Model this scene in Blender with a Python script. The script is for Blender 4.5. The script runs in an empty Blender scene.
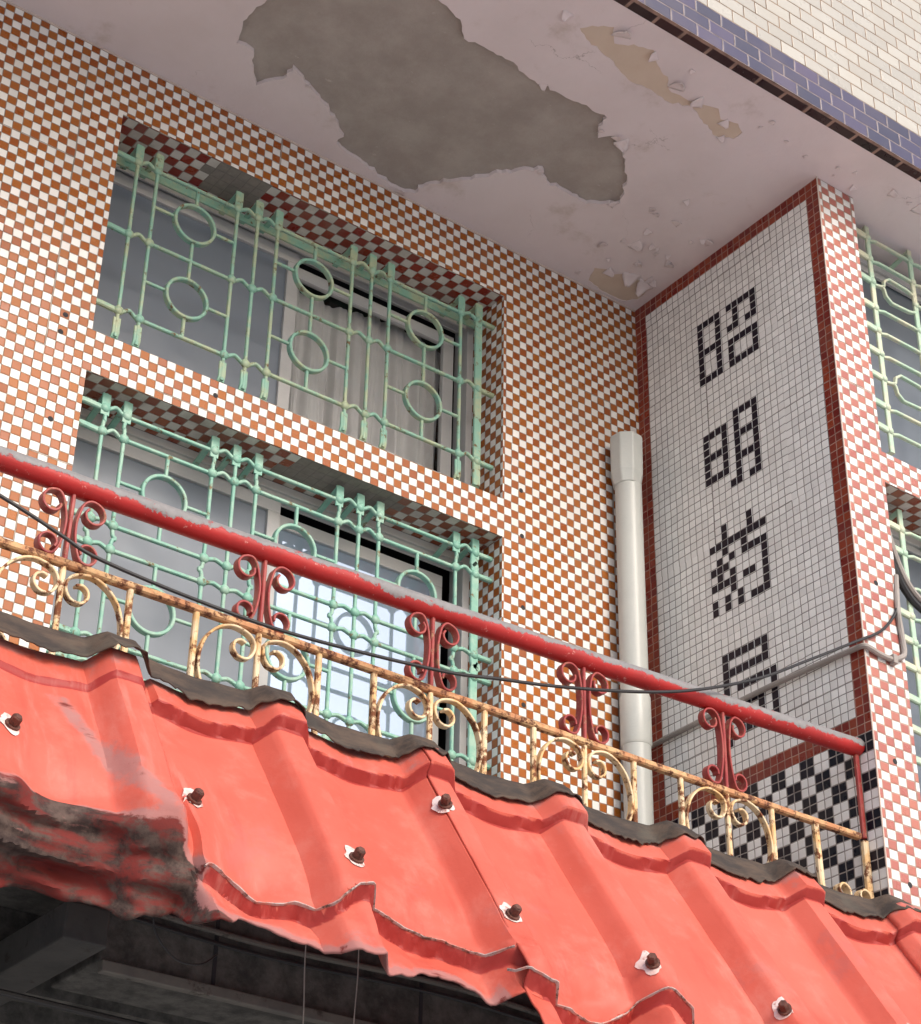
import bpy, bmesh, math, random
from mathutils import Vector, noise
from mathutils.geometry import tessellate_polygon
random.seed(7)
PI = math.pi
T = 0.036                     # one mosaic tile pitch in metres
ZC = 152.58*T + 1.6           # height of the balcony ceiling above the street
SC = bpy.context.scene
COL = SC.collection

# ------------------------------------------------------------------ helpers
def W(p): return Vector((p[0]*T, p[1]*T, p[2]*T + ZC))

def tag(o, label=None, cat=None, group=None, kind=None):
    if label: o['label'] = label
    if cat: o['category'] = cat
    if group: o['group'] = group
    if kind: o['kind'] = kind
    return o

def thing(name, base, label, cat, group=None):
    o = bpy.data.objects.new(name, None)
    COL.objects.link(o)
    o.empty_display_size = 0.1
    o.location = W(base)
    return tag(o, label, cat, group)

def wloc(parent):
    v = Vector((0, 0, 0))
    while parent:
        v += parent.location
        parent = parent.parent
    return v

class MB:
    """collects shapes given in tile units and links them as one mesh"""
    def __init__(s): s.v = []; s.f = []; s.m = []; s.attr = None
    def add(s, vs, fs, mi=0):
        b = len(s.v); s.v += [tuple(v) for v in vs]
        for f in fs: s.f.append([b+i for i in f]); s.m.append(mi)
    def quad(s, a, b, c, d, mi=0): s.add([a, b, c, d], [(0, 1, 2, 3)], mi)
    def box(s, x0, x1, y0, y1, z0, z1, mi=0, ch=0):
        vs = [(x, y, z) for z in (z0, z1) for y in (y0, y1) for x in (x0, x1)]
        s.add(vs, [(0, 2, 3, 1), (4, 5, 7, 6), (0, 1, 5, 4), (2, 6, 7, 3), (0, 4, 6, 2), (1, 3, 7, 5)], mi)
    def sweep(s, path, prof, side=(0, 1, 0), mi=0, closed=False, scale=None):
        P = [Vector(p) for p in path]; n = len(P); m = len(prof); sd = Vector(side).normalized()
        vs = []
        for i in range(n):
            if closed: t = P[(i+1) % n]-P[(i-1) % n]
            else: t = P[min(i+1, n-1)]-P[max(i-1, 0)]
            t.normalize()
            nr = t.cross(sd)
            if nr.length < 1e-4: nr = t.orthogonal()
            nr.normalize(); bn = nr.cross(t).normalized()
            k = scale[i] if scale else 1
            for a, b in prof: vs.append(P[i]+nr*a*k+bn*b*k)
        fs = []
        for i in range(n if closed else n-1):
            j = (i+1) % n
            for q in range(m):
                r = (q+1) % m
                fs.append((i*m+q, i*m+r, j*m+r, j*m+q))
        if not closed:
            fs.append(tuple(reversed(range(m)))); fs.append(tuple((n-1)*m+q for q in range(m)))
        s.add(vs, fs, mi)
    def flat(s, path, w, d, side=(0, 1, 0), mi=0, closed=False, scale=None):
        c = min(w, d)*.22; w /= 2; d /= 2
        s.sweep(path, [(-w+c, -d), (w-c, -d), (w, -d+c), (w, d-c), (w-c, d), (-w+c, d), (-w, d-c), (-w, -d+c)], side, mi, closed, scale)
    def tube(s, path, r, n=12, side=(0, 1, 0.01), mi=0, closed=False, scale=None):
        s.sweep(path, [(r*math.cos(2*PI*i/n), r*math.sin(2*PI*i/n)) for i in range(n)], side, mi, closed, scale)
    def knob(s, c, r, mi=0, sy=1.0):
        bm = bmesh.new(); bmesh.ops.create_icosphere(bm, subdivisions=2, radius=1)
        s.add([(c[0]+v.co.x*r, c[1]+v.co.y*r*sy, c[2]+v.co.z*r) for v in bm.verts], [[v.index for v in f.verts] for f in bm.faces], mi); bm.free()
    def build(s, name, mats, parent=None, base=None, smooth=False, bevel=0, label=None, normals=True):
        me = bpy.data.meshes.new(name)
        if parent is not None: o0 = wloc(parent)
        elif base is not None: o0 = W(base)
        else: o0 = Vector((0, 0, 0))
        me.from_pydata([W(v)-o0 for v in s.v], [], s.f)
        mats = mats if isinstance(mats, (list, tuple)) else [mats]
        for m in mats: me.materials.append(m)
        me.polygons.foreach_set('material_index', s.m)
        if s.attr:
            a = me.attributes.new('wear_shade', 'FLOAT', 'POINT'); a.data.foreach_set('value', s.attr)
            a = me.attributes.new('riser_shade', 'FLOAT', 'POINT'); a.data.foreach_set('value', s.attr2)
        if normals:
            bm = bmesh.new(); bm.from_mesh(me); bmesh.ops.recalc_face_normals(bm, faces=bm.faces); bm.to_mesh(me); bm.free()
        me.update()
        o = bpy.data.objects.new(name, me); COL.objects.link(o)
        if parent is not None: o.parent = parent
        elif base is not None: o.location = o0
        if smooth:
            me.polygons.foreach_set('use_smooth', [True]*len(me.polygons))
            try: me.set_sharp_from_angle(angle=math.radians(40))
            except Exception: pass
        if bevel:
            b = o.modifiers.new('bevel', 'BEVEL'); b.width = bevel*T; b.segments = 2; b.limit_method = 'ANGLE'
        if label: o['label'] = label
        return o

def crom(pts, n=8, closed=False):
    P = [Vector(p) for p in pts]; out = []
    N = len(P)
    for i in range(N if closed else N-1):
        g = (lambda k: P[k % N]) if closed else (lambda k: P[max(0, min(N-1, k))])
        a, b, c, d = g(i-1), g(i), g(i+1), g(i+2)
        for k in range(n):
            t = k/n
            out.append(.5*((2*b)+(c-a)*t+(2*a-5*b+4*c-d)*t*t+(-a+3*b-3*c+d)*t**3))
    if not closed: out.append(P[-1])
    return out

def spiral(cx, cz, r0, r1, a0, a1, n=22):
    """points in the x-z plane, angles in degrees"""
    out = []
    for i in range(n+1):
        t = i/n; a = math.radians(a0+(a1-a0)*t); r = r0+(r1-r0)*t
        out.append((cx+r*math.cos(a), cz+r*math.sin(a)))
    return out

def smooth(a, b, x):
    t = max(0, min(1, (x-a)/(b-a))); return t*t*(3-2*t)

# ------------------------------------------------------------------ materials
class NT:
    def __init__(s, name):
        s.mat = bpy.data.materials.new(name); s.mat.use_nodes = True
        s.t = s.mat.node_tree; s.t.nodes.clear()
        s.out = s.t.nodes.new('ShaderNodeOutputMaterial')
    def n(s, typ, **kw):
        nd = s.t.nodes.new(typ)
        for k, v in kw.items(): setattr(nd, k, v)
        return nd
    def l(s, a, b): s.t.links.new(a, b)
    def _in(s, sock, v):
        if isinstance(v, (int, float)): sock.default_value = v
        elif isinstance(v, (tuple, list)): sock.default_value = tuple(v) if len(v) == len(sock.default_value) else tuple(v)+(1,)
        else: s.l(v, sock)
    def m(s, op, a, b=0.0, c=None):
        nd = s.n('ShaderNodeMath', operation=op); s._in(nd.inputs[0], a); s._in(nd.inputs[1], b)
        if c is not None: s._in(nd.inputs[2], c)
        return nd.outputs[0]
    def vm(s, op, a, b=None):
        nd = s.n('ShaderNodeVectorMath', operation=op); s._in(nd.inputs[0], a)
        if b is not None: s._in(nd.inputs[1], b)
        return nd.outputs[0]
    def mix(s, f, a, b):
        nd = s.n('ShaderNodeMix', data_type='RGBA'); s._in(nd.inputs[0], f); s._in(nd.inputs[6], a); s._in(nd.inputs[7], b)
        return nd.outputs[2]
    def fmix(s, f, a, b):
        nd = s.n('ShaderNodeMix', data_type='FLOAT'); s._in(nd.inputs[0], f); s._in(nd.inputs[2], a); s._in(nd.inputs[3], b)
        return nd.outputs[0]
    def pos(s):
        """world position in tile units, measured from the inner corner under the ceiling"""
        g = s.n('ShaderNodeNewGeometry')
        return s.vm('MULTIPLY', s.vm('SUBTRACT', g.outputs['Position'], (0, 0, ZC)), (1/T, 1/T, 1/T))
    def noise(s, vec, scale, detail=4, rough=.55, out=0, dist=0.0):
        nd = s.n('ShaderNodeTexNoise'); s.l(vec, nd.inputs['Vector'])
        nd.inputs['Scale'].default_value = scale; nd.inputs['Detail'].default_value = detail; nd.inputs['Roughness'].default_value = rough
        nd.inputs['Distortion'].default_value = dist
        return nd.outputs[out]
    def ramp(s, f, lo, hi):
        nd = s.n('ShaderNodeMapRange', interpolation_type='SMOOTHSTEP'); s._in(nd.inputs[0], f)
        nd.inputs[1].default_value = lo; nd.inputs[2].default_value = hi
        return nd.outputs[0]
    def bsdf(s, col, rough=.5, bump=None, bstr=.3, bdist=.01, metal=0.0, spec=.5, normal=None, coat=0.0):
        b = s.n('ShaderNodeBsdfPrincipled')
        s._in(b.inputs['Base Color'], col); s._in(b.inputs['Roughness'], rough); s._in(b.inputs['Metallic'], metal)
        b.inputs['Specular IOR Level'].default_value = spec; b.inputs['Coat Weight'].default_value = coat
        b.inputs['Coat Roughness'].default_value = .06
        if bump is not None:
            bn = s.n('ShaderNodeBump'); bn.inputs['Strength'].default_value = bstr; bn.inputs['Distance'].default_value = bdist
            s.l(bump, bn.inputs['Height'])
            if normal is not None: s.l(normal, bn.inputs['Normal'])
            s.l(bn.outputs[0], b.inputs['Normal'])
        elif normal is not None: s.l(normal, b.inputs['Normal'])
        s.l(b.outputs[0], s.out.inputs[0])
        return b

WHITE_TILE = (.79, .775, .755)
def mosaic(name, pattern, colA, colB, grout, pitch=(1, 1), off=(0, 0), gw=.042, parity=0, patch=None, rough=.27, var=.10, dirt=.12, spec=.30):
    k = NT(name); P = k.pos()
    g = k.n('ShaderNodeNewGeometry')
    sn = k.n('ShaderNodeSeparateXYZ'); k.l(g.outputs['True Normal'], sn.inputs[0])
    sp = k.n('ShaderNodeSeparateXYZ'); k.l(P, sp.inputs[0])
    fx = k.m('GREATER_THAN', k.m('ABSOLUTE', sn.outputs[0]), .6)
    fz = k.m('GREATER_THAN', k.m('ABSOLUTE', sn.outputs[2]), .6)
    yo = k.m('ADD', sp.outputs[1], 500.0)
    u = k.fmix(fx, sp.outputs[0], yo)
    v = k.fmix(fz, sp.outputs[2], yo)
    # slight unevenness of hand-laid tiles
    wob = k.noise(P, .35, 2); wob2 = k.noise(k.vm('ADD', P, (31, 7, 3)), .35, 2)
    u = k.m('ADD', k.m('ADD', u, 1000.0+off[0]), k.m('MULTIPLY', k.m('SUBTRACT', wob, .5), .22))
    v = k.m('ADD', k.m('ADD', v, 1000.0+off[1]), k.m('MULTIPLY', k.m('SUBTRACT', wob2, .5), .22))
    u = k.m('DIVIDE', u, pitch[0]); v = k.m('DIVIDE', v, pitch[1])
    if pattern in ('checker', 'plain') and pitch[1] == 1:      # tiles come on paper-backed sheets laid slightly off one another
        sc_ = k.n('ShaderNodeCombineXYZ'); k.l(k.m('FLOOR', k.m('DIVIDE', u, 12.0)), sc_.inputs[0]); k.l(k.m('FLOOR', k.m('DIVIDE', v, 12.0)), sc_.inputs[1])
        ws = k.n('ShaderNodeTexWhiteNoise', noise_dimensions='3D'); k.l(sc_.outputs[0], ws.inputs['Vector'])
        sx_ = k.n('ShaderNodeSeparateXYZ'); k.l(ws.outputs[1], sx_.inputs[0])
        u = k.m('ADD', u, k.m('MULTIPLY', k.m('SUBTRACT', sx_.outputs[0], .5), .16)); v = k.m('ADD', v, k.m('MULTIPLY', k.m('SUBTRACT', sx_.outputs[1], .5), .16))
    j = k.m('FLOOR', v)
    if pattern == 'brick':
        u = k.m('ADD', u, k.m('MULTIPLY', k.m('MODULO', j, 2.0), .5))
    i = k.m('FLOOR', u)
    fu = k.m('SUBTRACT', u, i); fv = k.m('SUBTRACT', v, j)
    du = k.m('MULTIPLY', k.m('SUBTRACT', .5, k.m('ABSOLUTE', k.m('SUBTRACT', fu, .5))), pitch[0])
    dv = k.m('MULTIPLY', k.m('SUBTRACT', .5, k.m('ABSOLUTE', k.m('SUBTRACT', fv, .5))), pitch[1])
    ed = k.m('MINIMUM', du, dv)
    tile = k.ramp(ed, gw*.6, gw*1.3)
    cell = k.n('ShaderNodeCombineXYZ'); k.l(i, cell.inputs[0]); k.l(j, cell.inputs[1]); k.l(k.m('ADD', fx, k.m('MULTIPLY', fz, 2.0)), cell.inputs[2])
    wn = k.n('ShaderNodeTexWhiteNoise', noise_dimensions='3D'); k.l(cell.outputs[0], wn.inputs['Vector'])
    if pattern == 'checker': f = k.m('MODULO', k.m('ADD', k.m('ADD', i, j), float(parity)), 2.0)
    elif pattern == 'dado':
        f = k.m('MODULO', k.m('ADD', k.m('ADD', k.m('FLOOR', k.m('DIVIDE', i, 2.0)), k.m('FLOOR', k.m('DIVIDE', j, 2.0))), float(parity)), 2.0)
    else: f = 0.0
    col = k.mix(f, colA, colB) if pattern in ('checker', 'dado') else k.mix(k.m('MULTIPLY', wn.outputs[0], 1.0), colA, colB)
    # tile to tile tone
    hsv = k.n('ShaderNodeHueSaturation'); k.l(col, hsv.inputs['Color'])
    k.l(k.m('ADD', 1-var, k.m('MULTIPLY', wn.outputs[0], 2*var)), hsv.inputs['Value'])
    k.l(k.m('ADD', .495, k.m('MULTIPLY', wn.outputs[0], .012)), hsv.inputs['Hue'])
    col = hsv.outputs[0]
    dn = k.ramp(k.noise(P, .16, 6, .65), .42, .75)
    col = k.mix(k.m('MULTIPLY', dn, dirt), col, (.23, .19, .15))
    gcol = k.mix(k.ramp(k.noise(P, .5, 4), .35, .7), grout, tuple(c*.55 for c in grout))
    col = k.mix(tile, gcol, col)
    rg = k.fmix(tile, .85, k.m('ADD', rough, k.m('MULTIPLY', dn, .25)))
    # per-tile tilt of the glaze
    tilt = k.vm('MULTIPLY', k.vm('SUBTRACT', wn.outputs[1], (.5, .5, .5)), (.07, .07, .07))
    nrm = k.vm('NORMALIZE', k.vm('ADD', g.outputs['Normal'], tilt))
    hgt = k.ramp(ed, gw*.4, gw*2.4)
    if patch:     # places where tiles have dropped off and the mortar shows their imprint
        mk = None
        for (cx, cy, rx, ry) in patch:
            ii = k.m('SUBTRACT', k.m('MULTIPLY', i, pitch[0]), 1000.0+off[0]+cx); jj = k.m('SUBTRACT', k.m('MULTIPLY', j, pitch[1]), 1500.0+off[1]+cy)
            d = k.m('ADD', k.m('POWER', k.m('ABSOLUTE', k.m('DIVIDE', ii, rx)), 4.0), k.m('POWER', k.m('ABSOLUTE', k.m('DIVIDE', jj, ry)), 4.0))
            d = k.m('LESS_THAN', k.m('ADD', d, k.m('MULTIPLY', k.m('SUBTRACT', wn.outputs[0], .5), .7)), 1.0)
            mk = d if mk is None else k.m('MAXIMUM', mk, d)
        mk = k.m('MULTIPLY', mk, fz)
        cc = k.mix(k.noise(P, 1.5, 5), (.17, .15, .13), (.30, .27, .235))
        cc = k.mix(k.m('MULTIPLY', k.m('SUBTRACT', 1.0, tile), .35), cc, (.10, .09, .08))
        col = k.mix(mk, col, cc); rg = k.fmix(mk, rg, .95)
    k.bsdf(col, rg, hgt, .45, .004, normal=nrm, spec=spec)
    return k.mat

BROWN = (.33, .092, .018)
M = {}
GR = (.33, .28, .235)
M['wall'] = mosaic('checker_mosaic', 'checker', WHITE_TILE, BROWN, GR, off=(.5, 0), parity=0,
                   patch=None)
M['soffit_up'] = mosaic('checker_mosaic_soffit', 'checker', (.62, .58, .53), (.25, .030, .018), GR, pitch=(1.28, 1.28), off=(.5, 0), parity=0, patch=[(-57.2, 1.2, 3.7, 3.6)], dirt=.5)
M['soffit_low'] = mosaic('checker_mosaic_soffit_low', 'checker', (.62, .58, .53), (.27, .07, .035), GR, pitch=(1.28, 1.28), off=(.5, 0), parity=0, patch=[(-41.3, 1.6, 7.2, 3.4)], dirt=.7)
M['pillar'] = mosaic('pink_checker_mosaic', 'checker', (.74, .735, .73), (.41, .145, .115), (.42, .32, .27), pitch=(1.18, 1), off=(0, 0), parity=1, gw=.06, dirt=.12)  # brown tile made pinker and paler, the sky's sheen put into its colour
M['sign'] = mosaic('white_mosaic', 'plain', (.82, .81, .79), (.87, .86, .84), (.27, .245, .225), gw=.05, var=.05, dirt=.10)
M['border'] = mosaic('maroon_mosaic', 'plain', (.20, .022, .014), (.25, .035, .018), (.46, .30, .24), gw=.05, var=.15, dirt=.15)
M['dado'] = mosaic('black_white_dado', 'dado', (.010, .008, .016), (.87, .86, .84), (.42, .38, .35), gw=.06, var=.06, dirt=.12, parity=0, spec=.16)
M['brick'] = mosaic('cream_brick_tile', 'brick', (.38, .37, .34), (.43, .415, .38), (.24, .17, .12), pitch=(3.68, 1.82), off=(1.16, 1.0), gw=.085, var=.06, dirt=.15)
M['blue'] = mosaic('blue_brick_tile', 'brick', (.050, .050, .100), (.078, .066, .118), (.28, .235, .235), pitch=(3.68, 1.82), off=(1.16, 1.0), gw=.085, var=.2, dirt=.1, rough=.3)
M['edge_shade'] = mosaic('blue_edge_tile_shaded', 'plain', (.028, .010, .014), (.036, .011, .013), (.36, .24, .19), pitch=(3.68, 4), off=(2.5, .0), gw=.2, var=.3, dirt=.1)  # blue tile of the underside row, its shade put into a darker colour

def black_tile():
    k = NT('black_glazed_tile'); P = k.pos()
    k.bsdf(k.mix(k.noise(P, .9, 1), (.010, .007, .014), (.022, .014, .024)), .35, spec=.18)
    return k.mat
M['black'] = black_tile()

def plaster():
    k = NT('ceiling_paint'); P = k.pos()
    n1 = k.noise(P, .05, 5, .6); n2 = k.noise(P, .9, 5, .6)
    c = k.mix(k.ramp(n1, .35, .7), (.72, .64, .64), (.65, .57, .56))
    st = k.ramp(k.noise(k.vm('ADD', P, (50, 3, 0)), .09, 6, .7), .56, .74)
    c = k.mix(k.m('MULTIPLY', st, .45), c, (.36, .27, .19))
    cr = k.n('ShaderNodeTexVoronoi', feature='DISTANCE_TO_EDGE'); cr.inputs['Scale'].default_value = .07
    k.l(k.vm('ADD', P, k.vm('MULTIPLY', k.noise(P, .3, 5, .6, out=1), (5, 5, 0))), cr.inputs['Vector'])
    crack = k.m('MULTIPLY', k.m('LESS_THAN', cr.outputs[0], .0022), k.ramp(k.noise(k.vm('ADD', P, (9, 90, 0)), .06, 2), .55, .62))
    c = k.mix(k.m('MULTIPLY', crack, .5), c, (.25, .2, .18))
    k.bsdf(c, .8, k.m('ADD', n2, k.m('MULTIPLY', n1, 2.0)), .25, .006)
    return k.mat
M['plaster'] = plaster()

def undercoat():
    k = NT('beige_undercoat'); P = k.pos()
    k.bsdf(k.mix(k.noise(P, .4, 5), (.56, .44, .34), (.64, .54, .44)), .85, k.noise(P, 2.0, 4), .2, .004)
    return k.mat
M['under'] = undercoat()

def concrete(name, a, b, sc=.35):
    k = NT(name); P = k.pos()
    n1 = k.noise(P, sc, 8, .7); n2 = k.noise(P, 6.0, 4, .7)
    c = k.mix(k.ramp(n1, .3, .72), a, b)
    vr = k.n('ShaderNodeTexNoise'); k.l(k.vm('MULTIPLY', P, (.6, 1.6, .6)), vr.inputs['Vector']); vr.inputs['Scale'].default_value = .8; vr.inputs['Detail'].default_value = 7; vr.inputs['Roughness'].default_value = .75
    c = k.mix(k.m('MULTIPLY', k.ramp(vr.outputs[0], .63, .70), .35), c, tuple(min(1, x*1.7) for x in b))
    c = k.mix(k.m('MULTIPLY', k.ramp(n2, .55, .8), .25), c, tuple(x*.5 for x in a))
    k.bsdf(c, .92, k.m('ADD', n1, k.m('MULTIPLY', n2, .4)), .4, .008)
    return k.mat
M['concrete'] = concrete('bare_concrete', (.32, .28, .248), (.42, .378, .34), .14)
M['darkcon'] = concrete('shaded_concrete', (.035, .034, .032), (.12, .115, .105), .5)  # concrete darkened so its colour carries the shade under the awning

def painted(name, base, alt, rust, alt_amt=.5, rust_lo=.6, rust_hi=.7, sc=.5, rough=.5, topgrey=None):
    k = NT(name); P = k.pos()
    n1 = k.noise(P, sc, 5, .65); n2 = k.noise(k.vm('ADD', P, (17, 5, 40)), sc*1.7, 7, .7)
    c = k.mix(k.m('MULTIPLY', k.ramp(n1, .4, .65), alt_amt), base, alt)
    r = k.ramp(n2, rust_lo, rust_hi)
    rc = k.mix(k.noise(P, 4.0, 4), rust, tuple(x*.45 for x in rust))
    c = k.mix(r, c, rc)
    hb = k.m('SUBTRACT', k.m('MULTIPLY', k.noise(P, 3.0, 5), .3), k.m('MULTIPLY', r, .5))
    rg = k.fmix(r, rough, .9)
    if topgrey:      # paint weathered off the crown of the rail, bare galvanised tube below
        g = k.n('ShaderNodeNewGeometry'); sn = k.n('ShaderNodeSeparateXYZ'); k.l(g.outputs['Normal'], sn.inputs[0])
        fine = k.noise(P, .8, 9, .78)
        h = k.m('ADD', sn.outputs[2], k.m('ADD', k.m('MULTIPLY', k.m('SUBTRACT', fine, .5), 2.0), k.m('MULTIPLY', k.m('SUBTRACT', k.noise(P, .13, 4, .6), .5), 2.2)))
        h = k.m('SUBTRACT', h, k.m('MULTIPLY', sn.outputs[1], .0))
        t = k.ramp(h, -.16, -.02)
        c = k.mix(k.m('MULTIPLY', k.ramp(k.noise(P, 1.3, 8, .75), .60, .66), .7), c, (.62, .30, .27))
        t = k.m('MULTIPLY', t, k.m('SUBTRACT', 1.0, k.ramp(k.noise(k.vm('ADD', P, (4, 4, 4)), .7, 7, .72), .62, .68)))
        c = k.mix(t, c, k.mix(k.noise(P, 1.6, 6, .7), (.13, .13, .135), (.27, .26, .265)))
        rg = k.fmix(t, rg, .6)
        hb = k.m('SUBTRACT', hb, k.m('MULTIPLY', t, .5))
    k.bsdf(c, rg, hb, .5, .004)
    return k.mat
M['mint'] = painted('mint_paint_clean', (.195, .42, .335), (.33, .49, .395), (.27, .17, .08), .8, .57, .68, .5)
M['mint_old'] = painted('mint_paint_weathered', (.22, .43, .34), (.42, .45, .28), (.22, .12, .05), .8, .56, .67, .42)
M['cream_grille'] = painted('pale_green_paint', (.38, .55, .42), (.62, .60, .44), (.36, .17, .06), .9, .63, .72, .3)
M['rail'] = painted('red_rail_paint', (.40, .014, .013), (.28, .012, .011), (.30, .05, .03), .6, .7, .8, .3, .48, topgrey=True)
M['scroll'] = painted('oxide_red_paint', (.27, .022, .022), (.34, .07, .05), (.46, .25, .15), .6, .56, .66, .8, .42)
M['rusty'] = painted('rusty_cream_paint', (.72, .57, .37), (.66, .34, .09), (.22, .07, .025), .7, .50, .60, .55, .6)
M['rustbar'] = painted('rusted_bar', (.45, .20, .09), (.60, .40, .20), (.15, .05, .025), .8, .48, .6, .7, .75)
M['pvc'] = painted('pvc_pipe', (.58, .595, .56), (.50, .525, .50), (.40, .36, .28), .6, .72, .85, .12, .35)
M['steel'] = painted('weathered_steel', (.13, .12, .105), (.085, .08, .075), (.06, .045, .035), .7, .55, .7, .3, .8)
M['shadesteel'] = painted('shaded_steel', (.055, .053, .05), (.035, .034, .034), (.04, .03, .025), .7, .55, .7, .3, .85)  # darker steel, the shade on the beam's underside put into the colour
M['alu'] = painted('aluminium_frame', (.50, .50, .50), (.44, .44, .455), (.30, .27, .23), .5, .72, .85, .15, .4)
M['cable'] = painted('black_cable', (.012, .012, .014), (.025, .025, .028), (.05, .05, .05), .5, .7, .8, .4, .5)
M['conduit'] = painted('grey_conduit', (.27, .245, .225), (.36, .33, .31), (.15, .12, .10), .6, .65, .8, .3, .6)
M['edge'] = painted('bare_metal_edge', (.40, .35, .34), (.46, .16, .12), (.16, .09, .07), .9, .5, .64, .9, .6)
M['bolt'] = painted('rusty_bolt', (.09, .032, .022), (.16, .06, .04), (.05, .02, .015), .6, .5, .7, 2.0, .6)
M['sealant'] = painted('white_sealant', (.66, .60, .59), (.60, .40, .36), (.50, .15, .11), .8, .52, .66, .9, .7)
M['caulk'] = painted('pale_caulk', (.58, .48, .42), (.50, .41, .36), (.33, .24, .17), .5, .66, .8, .3, .8)

def roofmat(name='red_roof_paint', dark=False):
    k = NT(name); P = k.pos()
    at = k.n('ShaderNodeAttribute', attribute_name='wear_shade'); wv = at.outputs['Fac']
    n1 = k.noise(P, .07, 5, .6); n2 = k.noise(P, .6, 7, .7); n3 = k.noise(k.vm('ADD', P, (5, 9, 60)), .25, 6, .7)
    c = k.mix(k.ramp(n1, .3, .7), (.50, .092, .062), (.56, .125, .09))
    c = k.mix(k.m('MULTIPLY', k.ramp(n3, .48, .70), .5), c, (.56, .18, .14))
    au = k.n('ShaderNodeAttribute', attribute_name='riser_shade')
    c = k.mix(k.m('MULTIPLY', k.ramp(k.m('ADD', au.outputs['Fac'], k.m('MULTIPLY', k.m('SUBTRACT', n2, .5), .8)), .3, .6), .85), c, (.26, .018, .018))  # deep red paints the shade of the down-facing step risers
    stk = k.noise(k.vm('MULTIPLY', P, (.9, .16, .16)), .6, 6, .65)
    c = k.mix(k.m('MULTIPLY', k.ramp(stk, .52, .72), .35), c, (.36, .045, .032))
    stk2 = k.noise(k.vm('ADD', k.vm('MULTIPLY', P, (.7, .13, .13)), (40, 3, 8)), .6, 6, .65)
    c = k.mix(k.m('MULTIPLY', k.ramp(stk2, .56, .72), .3), c, (.60, .27, .23))
    blot = k.ramp(k.noise(k.vm('ADD', P, (7, 70, 1)), .12, 7, .72), .58, .66)
    c = k.mix(k.m('MULTIPLY', blot, .38), c, (.38, .12, .11))
    # chalky scuffs
    sc = k.ramp(k.noise(k.vm('MULTIPLY', P, (1, .45, .45)), .22, 7, .7), .66, .74)
    c = k.mix(k.m('MULTIPLY', sc, .5), c, (.44, .22, .23))
    speck = k.ramp(k.noise(P, 1.5, 8, .75), .67, .72)
    c = k.mix(k.m('MULTIPLY', speck, .5), c, (.30, .06, .05))
    spk2 = k.ramp(k.noise(k.vm('MULTIPLY', P, (1.6, .6, .6)), 1.1, 6, .8), .70, .74)
    c = k.mix(k.m('MULTIPLY', spk2, .5), c, (.62, .36, .32))
    nS = k.noise(k.vm('MULTIPLY', P, (.22, 1, 1)), .55, 7, .7)
    # worn areas: dull purple-grey, then dark oxide with the crushed end's shade painted in
    w1 = k.ramp(k.m('ADD', wv, k.m('MULTIPLY', k.m('SUBTRACT', n2, .5), .9)), .25, .5)
    c = k.mix(k.m('MULTIPLY', w1, .75), c, k.mix(n3, (.30, .13, .12), (.30, .20, .20)))
    w2 = k.ramp(k.m('ADD', wv, k.m('MULTIPLY', k.m('SUBTRACT', nS, .5), 1.5)), .60, .80)
    c = k.mix(w2, c, k.mix(k.ramp(nS, .42, .58), k.mix(k.ramp(n2, .35, .65), (.024, .013, .012), (.095, .065, .055)), (.135, .017, .014)))
    k.bsdf(c, k.fmix(w1, .5, .8), k.m('ADD', n2, k.m('MULTIPLY', n3, 1.2)), .14, .01, spec=.3)
    return k.mat
M['roof'] = roofmat()

def capmat():
    k = NT('weathered_capping'); P = k.pos()
    n1 = k.noise(k.vm('MULTIPLY', P, (.3, 1, 1)), .7, 7, .7); n2 = k.noise(P, .25, 5, .6)
    c = k.mix(k.ramp(n1, .35, .68), (.028, .021, .018), (.085, .057, .040))
    c = k.mix(k.m('MULTIPLY', k.ramp(n2, .5, .7), .5), c, (.075, .07, .055))
    k.bsdf(c, .8, n1, .4, .01)
    return k.mat
M['cap'] = capmat()

def simple(name, a, b, sc=.5, rough=.6, metal=0.0, bump=.2):
    k = NT(name); P = k.pos(); n = k.noise(P, sc, 5, .6)
    k.bsdf(k.mix(n, a, b), rough, n, bump, .003, metal=metal)
    return k.mat
M['screen'] = simple('insect_screen', (.15, .18, .225), (.215, .245, .29), .05, .35, 0.0, .05)
M['mirror'] = simple('reflective_glass', (.36, .45, .58), (.43, .52, .65), .05, .03, .5, .0)
M['curtain'] = simple('curtain_cloth', (.64, .62, .61), (.76, .745, .73), .4, .9)
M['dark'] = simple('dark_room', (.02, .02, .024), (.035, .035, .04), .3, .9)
M['rwin'] = simple('frosted_window', (.125, .150, .185), (.165, .19, .225), .10, .28, .0, .05)
M['asphalt'] = simple('asphalt', (.42, .42, .42), (.50, .50, .50), .4, .95)
M['screenwire'] = M['screen']

def glass():
    k = NT('clear_glass')
    tr = k.n('ShaderNodeBsdfTransparent'); tr.inputs[0].default_value = (.86, .88, .9, 1)
    gl = k.n('ShaderNodeBsdfGlossy'); gl.inputs['Roughness'].default_value = .02
    fr = k.n('ShaderNodeFresnel'); fr.inputs[0].default_value = 1.5
    mx = k.n('ShaderNodeMixShader'); k.l(fr.outputs[0], mx.inputs[0]); k.l(tr.outputs[0], mx.inputs[1]); k.l(gl.outputs[0], mx.inputs[2])
    k.l(mx.outputs[0], k.out.inputs[0])
    return k.mat
M['glass'] = glass()

# ------------------------------------------------------------------ the building
GZ = -ZC/T      # street level in tile units
WX0, WX1 = -71.9, -20.8
UZ0, UZ1 = -36.0, -7.5
LZ0, LZ1 = -76.0, -40.9
RD = 6.0        # depth of the window recess
PX = 5.9        # width of the pillar front
bld = thing('tiled_building', (-40, 20, GZ), 'old two storey building clad in brown and white checkered mosaic tiles under a peeling ceiling', 'building')

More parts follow.
